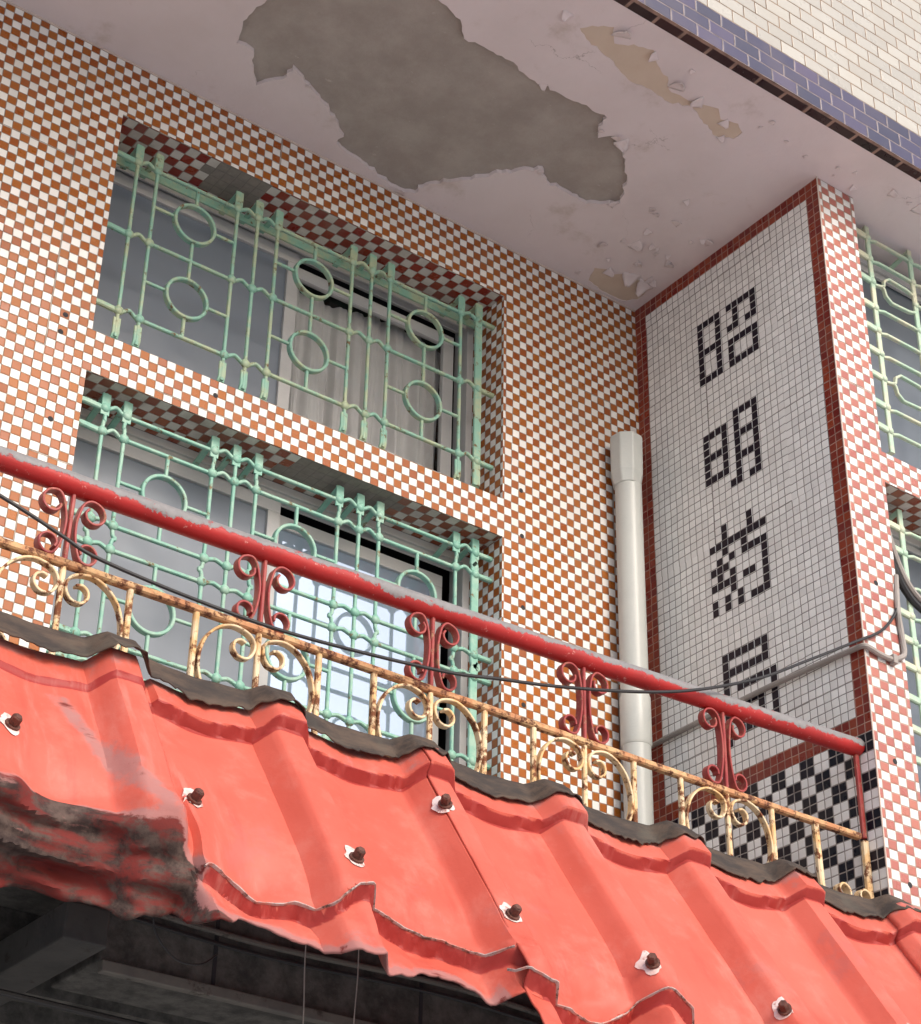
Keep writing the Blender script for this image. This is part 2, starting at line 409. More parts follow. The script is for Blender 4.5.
mb = MB()
XL = -150
def wallq(x0, x1, z0, z1): mb.quad((x0, 0, z0), (x1, 0, z0), (x1, 0, z1), (x0, 0, z1))
wallq(XL, WX0, -95, 0); wallq(WX1, 0, -95, 0); wallq(WX0, WX1, UZ1, 0); wallq(WX0, WX1, LZ1, UZ0); wallq(WX0, WX1, -95, LZ0)
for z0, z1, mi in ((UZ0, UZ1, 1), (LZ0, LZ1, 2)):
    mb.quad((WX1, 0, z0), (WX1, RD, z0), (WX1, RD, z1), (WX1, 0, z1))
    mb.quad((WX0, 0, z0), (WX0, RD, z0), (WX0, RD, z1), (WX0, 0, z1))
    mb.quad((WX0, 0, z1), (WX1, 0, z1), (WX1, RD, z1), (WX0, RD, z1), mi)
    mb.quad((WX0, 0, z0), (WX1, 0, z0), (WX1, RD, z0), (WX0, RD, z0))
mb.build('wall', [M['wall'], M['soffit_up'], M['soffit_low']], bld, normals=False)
# anchor holes left in the tiles
for (x, z) in [(-74.87, -35.57), (-75.11, -37.73), (-74.78, -47.89), (-57.67, -37.81), (-18.2, -33.9), (-18.05, -39.83), (-17.9, -48.88), (-17.81, -60.6)]:
    mb = MB(); mb.tube([(x, -.02, z), (x, .3, z)], .3, 9); mb.build('anchor_hole', M['dark'], bld)
for (x, z) in [(2.74, -52.79), (2.74, -72.62), (2.99, -85.12)]:
    mb = MB(); mb.tube([(x, -32.03, z), (x, -31.7, z)], .3, 9); mb.build('anchor_hole', M['dark'], bld)

# the pillar with the tiled shop sign
sp = MB()
sp.quad((0, -32, -95), (PX, -32, -95), (PX, -32, 0), (0, -32, 0))
sp.quad((PX, -32, -95), (PX, -26, -95), (PX, -26, 0), (PX, -32, 0))
pillar = sp.build('sign_pillar', M['pillar'], bld, label='projecting tiled pillar with a mosaic shop sign on its side', normals=False)
def side(mbx, u0, u1, v0, v1, x=0.0, mi=0): mbx.quad((x, -u0, -v1), (x, -u1, -v1), (x, -u1, -v0), (x, -u0, -v0), mi)
s1 = MB(); side(s1, 2, 30, 2, 68); s1.build('sign_panel', M['sign'], pillar, normals=False)
s1 = MB(); side(s1, 0, 2, 0, 95); side(s1, 30, 32, 0, 70); side(s1, 2, 30, 0, 2); side(s1, 2, 30, 68, 70)
s1.build('sign_border', M['border'], pillar, normals=False)
s1 = MB(); side(s1, 2, 32, 70, 95)
s1.build('tile_dado', M['dado'], pillar, label='black and white double checkered dado below the sign', normals=False)
# rounded tile edge at the outer corner
s1 = MB(); s1.flat([(-.06, -32.06, -95), (-.06, -32.06, 0)], .16, .16); s1.build('corner_trim', M['caulk'], pillar)
GLY = {
 (11, 9): """XXXX.XXXXX
X..X..X..X
X..X..X..X
X..X.XX.XX
XXXX......
X..X.XXXXX
X..X.X...X
X..X.X...X
XXXX.XXXXX""",
 (11, 24): """.....XXXX
XXXX.X..X
X..X.X..X
X..X.XXXX
XXXX.X..X
X..X.X..X
X..X.XXXX
XXXX.X..X
.....X..X
....XX.XX""",
 (11, 38): """..X...X..
..X...X..
XXXXXXXXX
..X..X...
.X.X.XXXX
XXX.....X
.X.X....X
XXXX.XX.X
...X....X
X.X.X...X
X.X.X.XXX""",
 (12, 54): """XXXXXXX.
X.....X.
XXXXXXX.
X.......
X.XXXXXX
X......X
X.XXXX.X
X.X..X.X
X.X..X.X
X.XXXX.X
X.....XX"""}
for (u0, v0), txt in GLY.items():
    cm = MB()
    for r, row in enumerate(txt.split('\n')):
        for c, ch in enumerate(row):
            if ch == 'X':
                ju, jv = random.uniform(-.02, .02), random.uniform(-.02, .02)
                cm.box(-.07, -.012, -(u0+c+.925+ju), -(u0+c+.075+ju), -(v0+r+.925+jv), -(v0+r+.075+jv))
    cm.build('character', M['black'], pillar, bevel=.03)

# wall to the right of the pillar, in the same front plane
rw = MB()
RX1 = 95
rw.quad((PX, -32, -39.3), (RX1, -32, -39.3), (RX1, -32, -35.4), (PX, -32, -35.4))
rw.quad((PX, -32, -95), (RX1, -32, -95), (RX1, -32, -80), (PX, -32, -80))
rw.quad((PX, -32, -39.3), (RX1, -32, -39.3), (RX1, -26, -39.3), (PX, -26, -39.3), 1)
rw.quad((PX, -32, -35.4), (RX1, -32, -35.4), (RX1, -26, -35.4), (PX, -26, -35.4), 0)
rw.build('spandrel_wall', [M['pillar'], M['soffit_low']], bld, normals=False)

# ceiling with the fallen plaster
BIG = [(-64.95, -16.78), (-65.32, -13.73), (-64.89, -11.7), (-64.31, -9.51), (-62.1, -9.51), (-61.61, -8.16), (-60.29, -6.44), (-59.22, -5.34), (-58.43, -6.76), (-57.44, -7.87), (-57.5, -10.08), (-56.18, -9.59), (-54.19, -8.59), (-51.71, -7.41), (-49.65, -6.38), (-47.07, -4.34), (-47.18, -2.9), (-45.15, -2.26), (-42.74, -1.89), (-39.68, -1.14), (-36.82, -0.75), (-35.1, -1.38), (-35.39, -2.38), (-32.15, -6.59), (-29.15, -10.37), (-25.88, -13.77), (-23.9, -12.21), (-22.26, -12.36), (-18.06, -12.21), (-16.28, -13.51), (-15.0, -14.73), (-17.55, -18.97), (-20.68, -21.91), (-22.52, -23.21), (-23.34, -22.78), (-24.2, -21.7), (-24.91, -22.55), (-25.5, -24.83), (-28.08, -24.89), (-31.15, -24.53), (-34.34, -24.38), (-37.81, -24.64), (-39.02, -25.31), (-41.66, -25.18), (-44.13, -25.17), (-45.36, -24.84), (-46.86, -26.45), (-48.42, -27.07), (-50.79, -27.64), (-57.07, -29.7), (-63.82, -27.03), (-65.29, -20.86)]
BEIGE = [(-36.59, -33.49), (-35.74, -34.61), (-33.78, -35.83), (-32.25, -34.03), (-29.93, -35.21), (-28.32, -35.84), (-26.46, -34.42), (-24.0, -33.4), (-23.11, -32.4), (-20.89, -32.4), (-19.48, -32.62), (-16.7, -33.47), (-15.33, -32.34), (-13.32, -33.01), (-11.96, -32.27), (-12.0, -30.9), (-13.79, -29.97), (-16.38, -30.65), (-19.21, -31.97), (-21.15, -30.91), (-23.38, -30.92), (-25.69, -31.05), (-26.96, -30.71), (-29.37, -31.36), (-31.17, -32.03), (-32.92, -32.31), (-35.04, -32.69)]
CORNER = [(-9.6, -3.6), (-8.2, -4.3), (-6.9, -4.0), (-5.6, -5.6), (-3.8, -5.0), (-2.9, -5.7), (-1.6, -4.4), (-1.3, -2.0), (-2.8, -.7), (-5.8, -.6), (-8.6, -1.2)]
def jag(poly, amp, seed, n=4):
    out = []
    for i in range(len(poly)):
        a = Vector(poly[i]).to_3d(); b = Vector(poly[(i+1) % len(poly)]).to_3d()
        d = b-a; nrm = Vector((-d.y, d.x, 0)).normalized() if d.length else Vector()
        k = max(2, int(d.length/.5))
        for j in range(k):
            p = a+d*(j/k)
            if j: p += nrm*amp*noise.noise(p*1.3+Vector((seed, 0, 0)))+nrm*amp*.5*noise.noise(p*4+Vector((0, seed, 0)))
            out.append((p.x, p.y))
    return out
YE, YF = -38.7, -40.2
holes = [(jag(BIG, .5, 3), .5, M['concrete'], 'bare_patch', 'grey bare concrete where the plaster has fallen'),
         (jag(BEIGE, .35, 9), .07, M['under'], 'bare_patch', 'beige undercoat where the paint has peeled'),
         (jag(CORNER, .35, 5), .06, M['under'], 'bare_patch', 'small beige peeled patch in the corner')]
outer = [(XL, 0), (0, 0), (0, -32), (PX, -32), (PX, -20), (95, -20), (95, YE), (XL, YE)]
loops = [[Vector((x, y, 0)) for x, y in outer]]+[[Vector((x, y, 0)) for x, y in h[0]] for h in holes]
tris = tessellate_polygon(loops)
pv = [p for lp in loops for p in lp]
cm = MB(); cm.add(pv, [tuple(t) for t in tris])
for h, dep, mt, nm, lb in holes:
    n = len(h)
    for i in range(n):
        a, b = h[i], h[(i+1) % n]
        cm.quad((a[0], a[1], 0), (b[0], b[1], 0), (b[0], b[1], dep), (a[0], a[1], dep))
soff = cm.build('ceiling_plaster', M['plaster'], bld, normals=False)
for h, dep, mt, nm, lb in holes:
    xs = [p[0] for p in h]; ys = [p[1] for p in h]
    pm = MB(); pm.quad((min(xs)-1, min(ys)-1, dep), (max(xs)+1, min(ys)-1, dep), (max(xs)+1, min(.5, max(ys)+1), dep), (min(xs)-1, min(.5, max(ys)+1), dep))
    pm.build(nm, mt, soff, label=lb, normals=False)
# curled flakes of paint hanging from the ceiling
FL = [(-32.24, -35.2, 2.2), (-27.44, -35.5, 1.3), (-22.54, -32.83, 2.0), (-18.77, -33.2, 1.8), (-14.99, -32.3, 1.3), (-13.5, -30.3, 1.0), (-22.92, -36.23, .7), (-9.23, -19.86, .9), (-2.26, -15.53, 1.3), (-8.97, -13.18, 1.2), (-5.94, -7.86, .9), (-4.14, -10.96, .8), (-2.46, -5.35, 2.4), (8.55, -35.37, 1.2), (-38.95, -34.6, 1.3), (4.7, -33.51, .9), (12.83, -35.32, 1.6), (-10.5, -1.87, .9), (-5.2, -5.6, 2.3), (-8.2, -4.1, 1.5), (-21.9, -23.0, 1.8), (-9.0, -10.2, 1.9), (-6.6, -11.3, 1.1), (-11.5, -7.5, 1.3)]
rf = random.Random(4)
for _ in range(16): FL.append((rf.uniform(-13, -1.5), rf.uniform(-17, -3.5), rf.uniform(.5, 1.3)))
for _ in range(8): FL.append((rf.uniform(-12, 12), rf.uniform(-36, -33), rf.uniform(.4, .9)))
for i in (12, 20, 25, 30, 33, 36, 40): FL.append((BIG[i][0]+rf.uniform(-.6, .6), BIG[i][1]+rf.uniform(-.4, .6), rf.uniform(.7, 1.4)))
for (x, y, s) in FL:
    fm = MB(); a = random.uniform(0, 6.28); n = 5; c, sn_ = math.cos(a), math.sin(a); hook = random.uniform(.25, .5)
    vs = []; fs = []
    for i in range(n+1):
        for j in range(n+1):
            uu, vv = i/n, j/n-.5
            wd = (1-uu**1.6*.75)*(1+.25*noise.noise(Vector((x, i*.9, j*.9))))
            px, py = uu*s*.8, vv*s*wd
            vs.append((x+c*px-sn_*py, y+sn_*px+c*py, -.01-hook*s*uu**2*(.8+.4*noise.noise(Vector((x, j*.7, 0))))))
    for i in range(n):
        for j in range(n):
            b = i*(n+1)+j; fs.append((b, b+1, b+n+2, b+n+1))
    fm.add(vs, fs)
    fo = fm.build('paint_flake', M['plaster'], soff, smooth=True)
    fo.modifiers.new('thick', 'SOLIDIFY').thickness = .06*T
# bead of caulk where wall and ceiling meet
cm = MB(); cm.flat([(x, -.10, -.10+.05*noise.noise(Vector((x*.3, 0, 0)))) for x in [XL+i*2 for i in range(75)]]+[(-.1, -.1, -.1)], .24, .24)
cm.build('caulk_bead', M['caulk'], bld)
# slab above the ceiling and the tiled front above it
cm = MB(); cm.box(XL, 95, -38.6, 20, .6, 6); cm.build('ceiling_slab', M['darkcon'], bld)
fm = MB()
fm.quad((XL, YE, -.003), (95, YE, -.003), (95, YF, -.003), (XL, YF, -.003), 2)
fm.quad((XL, YF, 0), (95, YF, 0), (95, YF, 5.46), (XL, YF, 5.46), 1)
fm.quad((XL, YF, 5.46), (95, YF, 5.46), (95, YF, 60), (XL, YF, 60), 0)
fm.quad((XL, YF, 60), (95, YF, 60), (95, 20, 60), (XL, 20, 60), 0)
fm.build('upper_facade', [M['brick'], M['blue'], M['edge_shade']], bld, label='cream brick tile front with a blue tile band above the balcony', normals=False)

# windows
def frame_rect(m, x0, x1, z0, z1, w, y0, y1):
    m.box(x0, x1, y0, y1, z1-w, z1); m.box(x0, x1, y0, y1, z0, z0+w)
    m.box(x0, x0+w, y0, y1, z0+w, z1-w); m.box(x1-w, x1, y0, y1, z0+w, z1-w)
def window(z0, z1, label):
    root = MB(); frame_rect(root, WX0+.02, WX1-.02, z0+.02, z1-.02, .9, 6.0, 8.6)
    # inner track lip
    root.box(WX0+.9, WX1-.9, 6.35, 6.6, z1-1.5, z1-.9); root.box(WX0+.9, WX1-.9, 7.3, 7.5, z1-1.7, z1-.9)
    root.box(WX0+.9, WX1-.9, 6.35, 6.6, z0+.9, z0+1.5)
    w = root.build('window', M['alu'], bld, bevel=.05, label=label)
    return w
def sash(w, x0, x1, z0, z1, y, mat, pane_lbl=None, wd=1.5):
    m = MB(); frame_rect(m, x0, x1, z0, z1, wd, y, y+.7); m.build('sash', M['alu'], w, bevel=.06)
    m = MB(); m.quad((x0+wd-.1, y+.4, z0+wd-.1), (x1-wd+.1, y+.4, z0+wd-.1), (x1-wd+.1, y+.4, z1-wd+.1), (x0+wd-.1, y+.4, z1-wd+.1))
    m.build('pane', mat, w, label=pane_lbl, normals=False)
wu = window(UZ0, UZ1, 'upper sliding window with one side open on a pale curtain')
sash(wu, WX0+.95, -45.2, UZ0+1.0, UZ1-1.6, 6.7, M['screen'], 'dark grey screened pane')
sash(wu, -46.6, -22.6, UZ0+1.0, UZ1-2.6, 7.55, M['glass'], 'clear pane in front of a curtain')
wl = window(LZ0, LZ1, 'lower sliding window with a dark left pane and a bright mirrored right pane')
sash(wl, WX0+.95, -45.2, LZ0+1.0, LZ1-1.6, 6.7, M['screen'], 'dark grey screened pane')
sash(wl, -46.6, -23.4, LZ0+1.0, LZ1-2.6, 7.55, M['mirror'], 'bright pane reflecting the sky')
# curtain behind the upper window
cu = MB(); nx, nz = 150, 14; vs = []; fs = []
for i in range(nx+1):
    x = -45.6+(22.6)*i/nx
    for j in range(nz+1):
        t = j/nz; z = -11.0-.7*math.sin(i*.045)-23.2*t
        f = .75*math.sin(i*.34+1.2*math.sin(i*.09)+.5*t)+.35*math.sin(i*.83+t)
        vs.append((x+.5*math.sin(i*.2)*t, 9.6+f*(.4+.5*t), z))
for i in range(nx):
    for j in range(nz):
        b = i*(nz+1)+j; fs.append((b, b+1, b+nz+2, b+nz+1))
cu.add(vs, fs); cu.build('curtain', M['curtain'], wu, smooth=True, normals=False)
# dark rooms behind the windows
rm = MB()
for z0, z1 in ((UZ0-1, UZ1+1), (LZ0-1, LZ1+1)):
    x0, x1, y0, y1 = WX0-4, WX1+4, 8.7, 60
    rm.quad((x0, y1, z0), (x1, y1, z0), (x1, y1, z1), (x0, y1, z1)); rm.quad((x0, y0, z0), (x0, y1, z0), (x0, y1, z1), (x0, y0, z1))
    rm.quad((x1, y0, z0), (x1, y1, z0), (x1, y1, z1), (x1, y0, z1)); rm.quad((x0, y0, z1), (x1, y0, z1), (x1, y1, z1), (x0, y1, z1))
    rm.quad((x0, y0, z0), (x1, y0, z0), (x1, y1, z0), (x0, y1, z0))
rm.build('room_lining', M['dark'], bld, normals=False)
# windows right of the pillar
def rwindow(z0, z1, label):
    m = MB(); frame_rect(m, PX+.05, 70, z0+.05, z1-.05, 1.1, -26.3, -24.2)
    m.box(PX+1.2, 70, -26.0, -25.6, z1-2.0, z1-1.2); m.box(38, 39.5, -26, -25.2, z0, z1)
    w = m.build('window', M['alu'], bld, bevel=.05, label=label)
    m = MB(); m.quad((PX, -25.4, z0), (70, -25.4, z0), (70, -25.4, z1-1.5), (PX, -25.4, z1-1.5)); m.build('pane', M['rwin'], w, normals=False)
rwindow(-35.3, -1.2, 'upper window right of the sign pillar')
rwindow(-80, -39.4, 'lower window right of the sign pillar')

# balcony slab, beams and the ground floor under the awning
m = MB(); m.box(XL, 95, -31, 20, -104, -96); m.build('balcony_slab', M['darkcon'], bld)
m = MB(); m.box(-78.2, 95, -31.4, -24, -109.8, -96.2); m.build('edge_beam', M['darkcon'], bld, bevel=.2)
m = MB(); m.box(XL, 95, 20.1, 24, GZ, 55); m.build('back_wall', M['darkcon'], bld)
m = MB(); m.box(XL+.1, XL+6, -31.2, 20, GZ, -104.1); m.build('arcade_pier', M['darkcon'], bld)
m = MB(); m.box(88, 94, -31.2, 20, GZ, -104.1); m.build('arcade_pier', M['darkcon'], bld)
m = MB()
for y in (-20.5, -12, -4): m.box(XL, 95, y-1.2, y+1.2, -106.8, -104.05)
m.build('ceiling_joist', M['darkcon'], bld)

# ------------------------------------------------------------------ window grilles
VX = [-68.6, -66.2, -56.2, -53.6, -51.0, -41.0, -38.35, -35.8, -25.7, -23.1]
GRP = [(0, 1), (2, 3, 4), (5, 6, 7), (8, 9)]
GY = 2.0
def hbar(g, z, mat, y=GY, amp=.55, up_=1):
    pts = [(WX0+.02, y, z), (VX[0]-.5, y, z+.02)]
    for grp in GRP:
        for a, b in zip(grp[:-1], grp[1:]):
            xa, xb = VX[a], VX[b]
            pts += [(xa, y, z), (xa+.45, y, z+.08), ((xa+xb)/2, y, z+amp*up_), (xb-.45, y, z+.08)]
        pts.append((VX[grp[-1]], y, z))
        if grp[-1] != 9:
            x2 = VX[grp[-1]]; x3 = VX[grp[-1]+1]
            pts += [(x2+.6, y, z), (x3-.6, y, z)]
    pts += [(WX1-1.2, y, z), (WX1-.02, y, z)]
    m = MB(); m.flat(crom(pts, 5), .38, .45)
    m.flat([(WX0+.03, y, z+.05), (WX0+1.2, y, z+.12), (VX[0]-.2, y, z)], .62, .5); m.flat([(VX[9]+.2, y, z), (WX1-.03, y, z)], .55, .6)
    m.build('horizontal_bar', mat, g, smooth=True)
def vbar(g, x, z0, z1, hz, mat, bows=(), y=GY, wide=False):
    pts = [(x, y-.02, z0)]
    zz = sorted([z for z in hz])
    m = MB()
    path = [(x, y-.05, z0+.1)]
    for z in zz: path.append((x, y-.05, z))
    for (za, zb, s) in bows: path.append((x+s*.38, y-.05, (za+zb)/2))
    path.append((x, y-.05, z1))
    path = sorted(path, key=lambda p: p[2])
    w = 1.0 if wide else .37
    m.flat(crom(path, 6), w, .38, side=(0, 1, 0))
    # flattened ends tied back to the window head and sill
    m.flat([(x, y-.12, z1-2.5), (x, y-.16, z1-1.0), (x, y-.12, z1-.05)], .95, .24)
    m.flat([(x, y-.1, z1-.1), (x, 5.9, z1-.12-(1.2 if z1 < -30 else .3))], .2, .7, side=(1, 0, 0))
    m.flat([(x, y-.05, z0+2.4), (x, y-.08, z0+.6), (x, y+.2, z0)], .85, .26)
    m.flat([(x, y, z0+.1), (x, 5.9, z0-.6)], .2, .7, side=(1, 0, 0))
    for z in zz:
        m.knob((x, y-.12, z), .56, sy=.7)
    m.build('vertical_bar', mat, g, smooth=True)
def ring(g, cx, cz, r, mat, zup, zdn, xl, xr, y=GY, mid=True):
    m = MB(); m.flat([(cx+r*math.cos(2*PI*i/40), y, cz+r*math.sin(2*PI*i/40)) for i in range(40)], .36, .75, closed=True)
    if zup: m.flat([(cx, y, cz+r), (cx, y, zup)], .36, .4)
    if zdn: m.flat([(cx, y, cz-r), (cx, y, zdn)], .36, .4)
    m.flat([(xl, y, cz), (cx-r, y, cz)], .34, .36); m.flat([(cx+r, y, cz), (xr, y, cz)], .34, .36)
    m.build('ring', mat, g, smooth=True)
gu = thing('window_grille', (-46.3, GY, UZ0), 'weathered mint green iron grille with rings over the upper window', 'window grille', 'green iron window grilles')
UH = [-11.1, -20.95, -30.95]
for z in UH: hbar(gu, z, M['mint_old'])
for i, x in enumerate(VX): vbar(gu, x, -34.3, -8.75, UH, M['mint_old'], wide=(i == 9))
for cx, a, b in ((-61.2, 1, 2), (-46.0, 4, 5), (-30.75, 7, 8)):
    ring(gu, cx, -15.95, 2.4, M['mint_old'], UH[0], UH[1], VX[a], VX[b]); ring(gu, cx, -25.95, 2.4, M['mint_old'], UH[1], UH[2], VX[a], VX[b])
# head rail the grille hangs from
m = MB(); m.flat([(WX0+.1, 4.9, -9.3), (WX1-.1, 4.9, -9.3)], 1.0, .3); m.build('head_rail', M['mint_old'], gu)
gl = thing('window_grille', (-46.3, GY, LZ0), 'bright mint green iron grille with rings over the lower window behind the red railing', 'window grille', 'green iron window grilles')
LH = [-43.0, -45.7, -55.6, -58.25, -67.95, -70.6]
for z in LH: hbar(gl, z, M['mint'], up_=1 if z > -50 else .6)
for i, x in enumerate(VX):
    s = 1 if i in (0, 2, 5, 8) else (-1 if i in (1, 4, 7, 9) else 0)
    vbar(gl, x, -74.5, -41.3, LH, M['mint'], bows=((-43.0, -45.7, s*.35), (-55.6, -58.25, -s), (-67.95, -70.6, s*.4)), wide=(i == 9))
for cx, a, b in ((-61.2, 1, 2), (-46.0, 4, 5), (-30.75, 7, 8)):
    ring(gl, cx, -50.6, 2.4, M['mint'], LH[1], LH[2], VX[a], VX[b]); ring(gl, cx, -63.2, 2.4, M['mint'], LH[3], LH[4], VX[a], VX[b])

# grilles right of the pillar
def grille_right(z0, z1, hz, hexes, label):
    g = thing('window_grille', (14, -29.5, z0), label, 'window grille', 'green iron window grilles')
    y = -29.5; mt = M['cream_grille']; vx = [10.6, 17.9, 25.4, 28.1, 35.5]
    for k, x in enumerate(vx):
        m = MB(); m.flat([(x, y-.05, z0), (x, y-.05, z1)], .7, .35)
        m.flat([(x, y-.1, z1-.1), (x, -26.2, z1-.9)], .2, .7, side=(1, 0, 0)); m.flat([(x, y, z0+.1), (x, -26.2, z0-.3)], .2, .7, side=(1, 0, 0))
        for z in hz: m.knob((x, y-.12, z), .5, sy=.7)
        m.build('vertical_bar', mt, g, smooth=True)
    for h, z in enumerate(hz):
        m = MB(); pts = [(PX+.02, y+.2, z+.1), (8.9, y, z+.1), (10.1, y, z), (11.1, y, z-.25), (12.0, y, z+.05)]
        if h in hexes:      # the bar splits into a bracket-ended hexagon
            m.flat(pts[:4]+[(12.2, y, z)], .34, .5)
            for sg in (1, -1):
                m.flat([(12.2, y, z), (12.55, y, z+sg*.25), (12.75, y, z+sg*1.1), (13.6, y, z+sg*1.75), (16.6, y, z+sg*1.6), (17.9, y, z+sg*1.2)], .34, .5)
            pts = [(17.9, y, z), (24, y, z)]
        else: pts += [(16.8, y, z+.05), (17.4, y, z), (18.4, y, z-.2), (19.2, y, z+.05), (24, y, z)]
        pts += [(25.4, y, z), (26.7, y, z+.4), (28.1, y, z), (36, y, z)]
        m.flat(pts, .36, .5); m.flat([(PX+.02, y+.2, z+.12), (8.9, y-.05, z+.12), (10.2, y-.05, z)], .8, .5)
        m.build('horizontal_bar', mt, g, smooth=True)
grille_right(-32.5, 1.0-1.4, [-2.0, -5.2, -8.6, -12.4, -15.7, -19.0, -22.5, -26.4, -29.6], (2, 6), 'pale green iron grille with bracket shapes on the upper window right of the sign')
grille_right(-78, -39.9, [-42.4, -45.3, -49.3, -53.0, -56.1, -59.3, -63.0, -66.5, -70], (3,), 'rust spotted pale green grille on the lower window right of the sign')

# ------------------------------------------------------------------ balcony railing
RY = -30.0
def railz(x):
    t = (x+92)/92
    return -74.05+1.05*t+1.75*t*t
rail = thing('balcony_railing', (-45, RY, -92), 'red balcony railing with iron scrollwork above rusty cream bars', 'railing')
m = MB(); xs = [-108+i*1.2 for i in range(90)]
m.tube([(x, RY, railz(x)+.04*noise.noise(Vector((x*.2, 0, 0)))) for x in xs if x < -.25]+[(-.2, RY, railz(0))], .93, 20, side=(0, 1, 0))
m.knob((-.2, RY, railz(0)), .9)
m.build('handrail', M['rail'], rail, smooth=True)
LR = -80.75
m = MB(); m.flat([(x, RY, LR+.08*noise.noise(Vector((x*.15, 4, 0)))) for x in xs if x < .3], .62, .75)
m.build('lower_rail', M['rustbar'], rail, smooth=True)
SX = [-100.5, -84.05, -67.3, -50.95, -34.7, -18.15]
def P3(pts, ox, oz, sx=1): return [(ox+sx*a, RY, oz+b) for a, b in pts]
for X in SX:
    zt = railz(X)-.9; H = zt-(LR+.3)
    jit = lambda a: random.uniform(-a, a)
    for sx in (-1, 1):
        top = spiral(1.62+jit(.1), -1.25, .55, 1.12, -200+jit(25), 115, 22)    # winds outwards, leaves over the top
        mid = [(.62, -1.35), (.42, -H*.45), (.55, -H*.72), (1.0, -H+.3)]
        bot = spiral(1.55+jit(.1), -H+.95, .95, .5, 265, 565+jit(25), 20)
        pts = crom(P3(top, X, zt, sx)[::3]+P3([(.9, -.55)], X, zt, sx)+P3(mid, X, zt, sx)+P3(bot, X, zt, sx)[1::3], 5)
        m = MB(); m.flat(pts, .2, .8); m.build('scroll', M['scroll'], rail, smooth=True)
    m = MB(); m.flat([(X, RY, zt+.3), (X, RY, LR+.2)], .34, .5); m.build('scroll_post', M['scroll'], rail, smooth=True)
    m = MB(); m.flat([(X, RY, LR-.3), (X+jit(.1), RY, -91)], .44, .44); m.build('baluster', M['rusty'], rail, smooth=True)
    for sx in (-1, 1):
        zr = LR-.25
        sp_ = spiral(1.45+jit(.08), -1.75, .55, 1.12, 480, 150, 20)
        arc = [(.45, -1.0), (1.1, -.4), (2.4, -.18), (3.7, -.75), (4.7, -2.0), (5.12, -3.8), (4.8, -5.6), (3.9, -7.0), (2.9, -7.9)]
        en = spiral(2.6, -8.9, .95, .4, 70, 400, 18)
        pts = crom(P3(sp_, X, zr, sx)[::3]+P3(arc, X, zr, sx)+P3(en, X, zr, sx)[1::3], 5)
        m = MB(); m.flat(pts, .21, .66); m.build('scroll', M['rusty'], rail, smooth=True)
        ux = X+sx*5.55
        m = MB(); m.flat([(ux, RY, LR-.3), (ux+jit(.12), RY, -91.5)], .46, .5); m.build('baluster', M['rusty'], rail, smooth=True)
for ux in (-6.5,):
    pass
m = MB(); m.flat([(-7.0, RY, LR-.3), (-6.6, RY, -91.5)], .6, .6)
m.build('baluster', M['rusty'], rail, smooth=True)
m = MB(); m.flat([(-.5, RY, railz(0)-.8), (-.45, RY, LR)], .5, .5); m.build('end_post', M['scroll'], rail, smooth=True)
m = MB(); m.flat([(-.45, RY, LR-.3), (-.4, RY, -92)], .72, .6); m.build('baluster', M['rusty'], rail, smooth=True)
for X in (-4.2, -1.5, -9.5, -27.6, -25.5):
    en = spiral(X, -86.9 if X > -5 else -87.4, .95, .45, -60, 250, 18)
    m = MB(); m.flat(P3(en, 0, 0), .22, .9); m.build('foot_curl', M['rusty'], rail, smooth=True)

# ------------------------------------------------------------------ drain pipe
dp = thing('drain_pipe', (-4.1, -2.3, -95), 'pale grey plastic drain pipe with a flared socket in the corner beside the sign', 'pipe')
m = MB(); m.tube([(-4.1, -2.3, -95), (-4.1, -2.3, -27.5)], 1.58, 28); m.build('pipe', M['pvc'], dp, smooth=True)
m = MB(); m.tube([(-4.25, -2.3, -29.2), (-4.25, -2.3, -27.6), (-4.2, -2.3, -22.7), (-4.2, -2.3, -22.4)], 2.05, 8, scale=[.82, .98, 1, .95], side=(0.3, 1, 0)); m.build('socket', M['pvc'], dp, bevel=.15)
m = MB(); m.tube([(-4.1, -2.3, -62.4), (-4.1, -2.3, -62.1), (-4.1, -2.3, -56.6), (-4.1, -2.3, -56.3)], 1.72, 28, scale=[.94, 1, 1, .94]); m.build('collar', M['pvc'], dp, smooth=True)

# ------------------------------------------------------------------ cables
def cable(name, pts, r, mat, label, cat='cable', n=8):
    m = MB(); m.tube(crom(pts, 8), r, 8, side=(.1, .3, 1)); o = m.build(name, mat, None, base=pts[0], smooth=True); tag(o, label, cat); return o
cable('cable', [(-110, -31.5, -73), (-90.2, -31.5, -78.0), (-85.3, -31.5, -79.4), (-81.9, -31.5, -80.3), (-73.4, -31.5, -80.9), (-64.5, -31.5, -80.9), (-51.4, -31.5, -79.7), (-45, -31.5, -78.5), (-38.5, -31.5, -77.2), (-29.5, -31.5, -74.9), (-22.2, -31.5, -72.4), (-14.4, -31.6, -68.8), (-8.0, -31.8, -65.0), (-.3, -32.3, -60.3), (.6, -32.3, -59.8), (2.9, -32.3, -58.1), (4.9, -32.3, -55.6), (5.5, -32.2, -53.6), (6.0, -31.6, -50.5), (6.8, -30.6, -47)], .15, M['cable'], 'thin black cable sagging across the red railing and round the pillar')
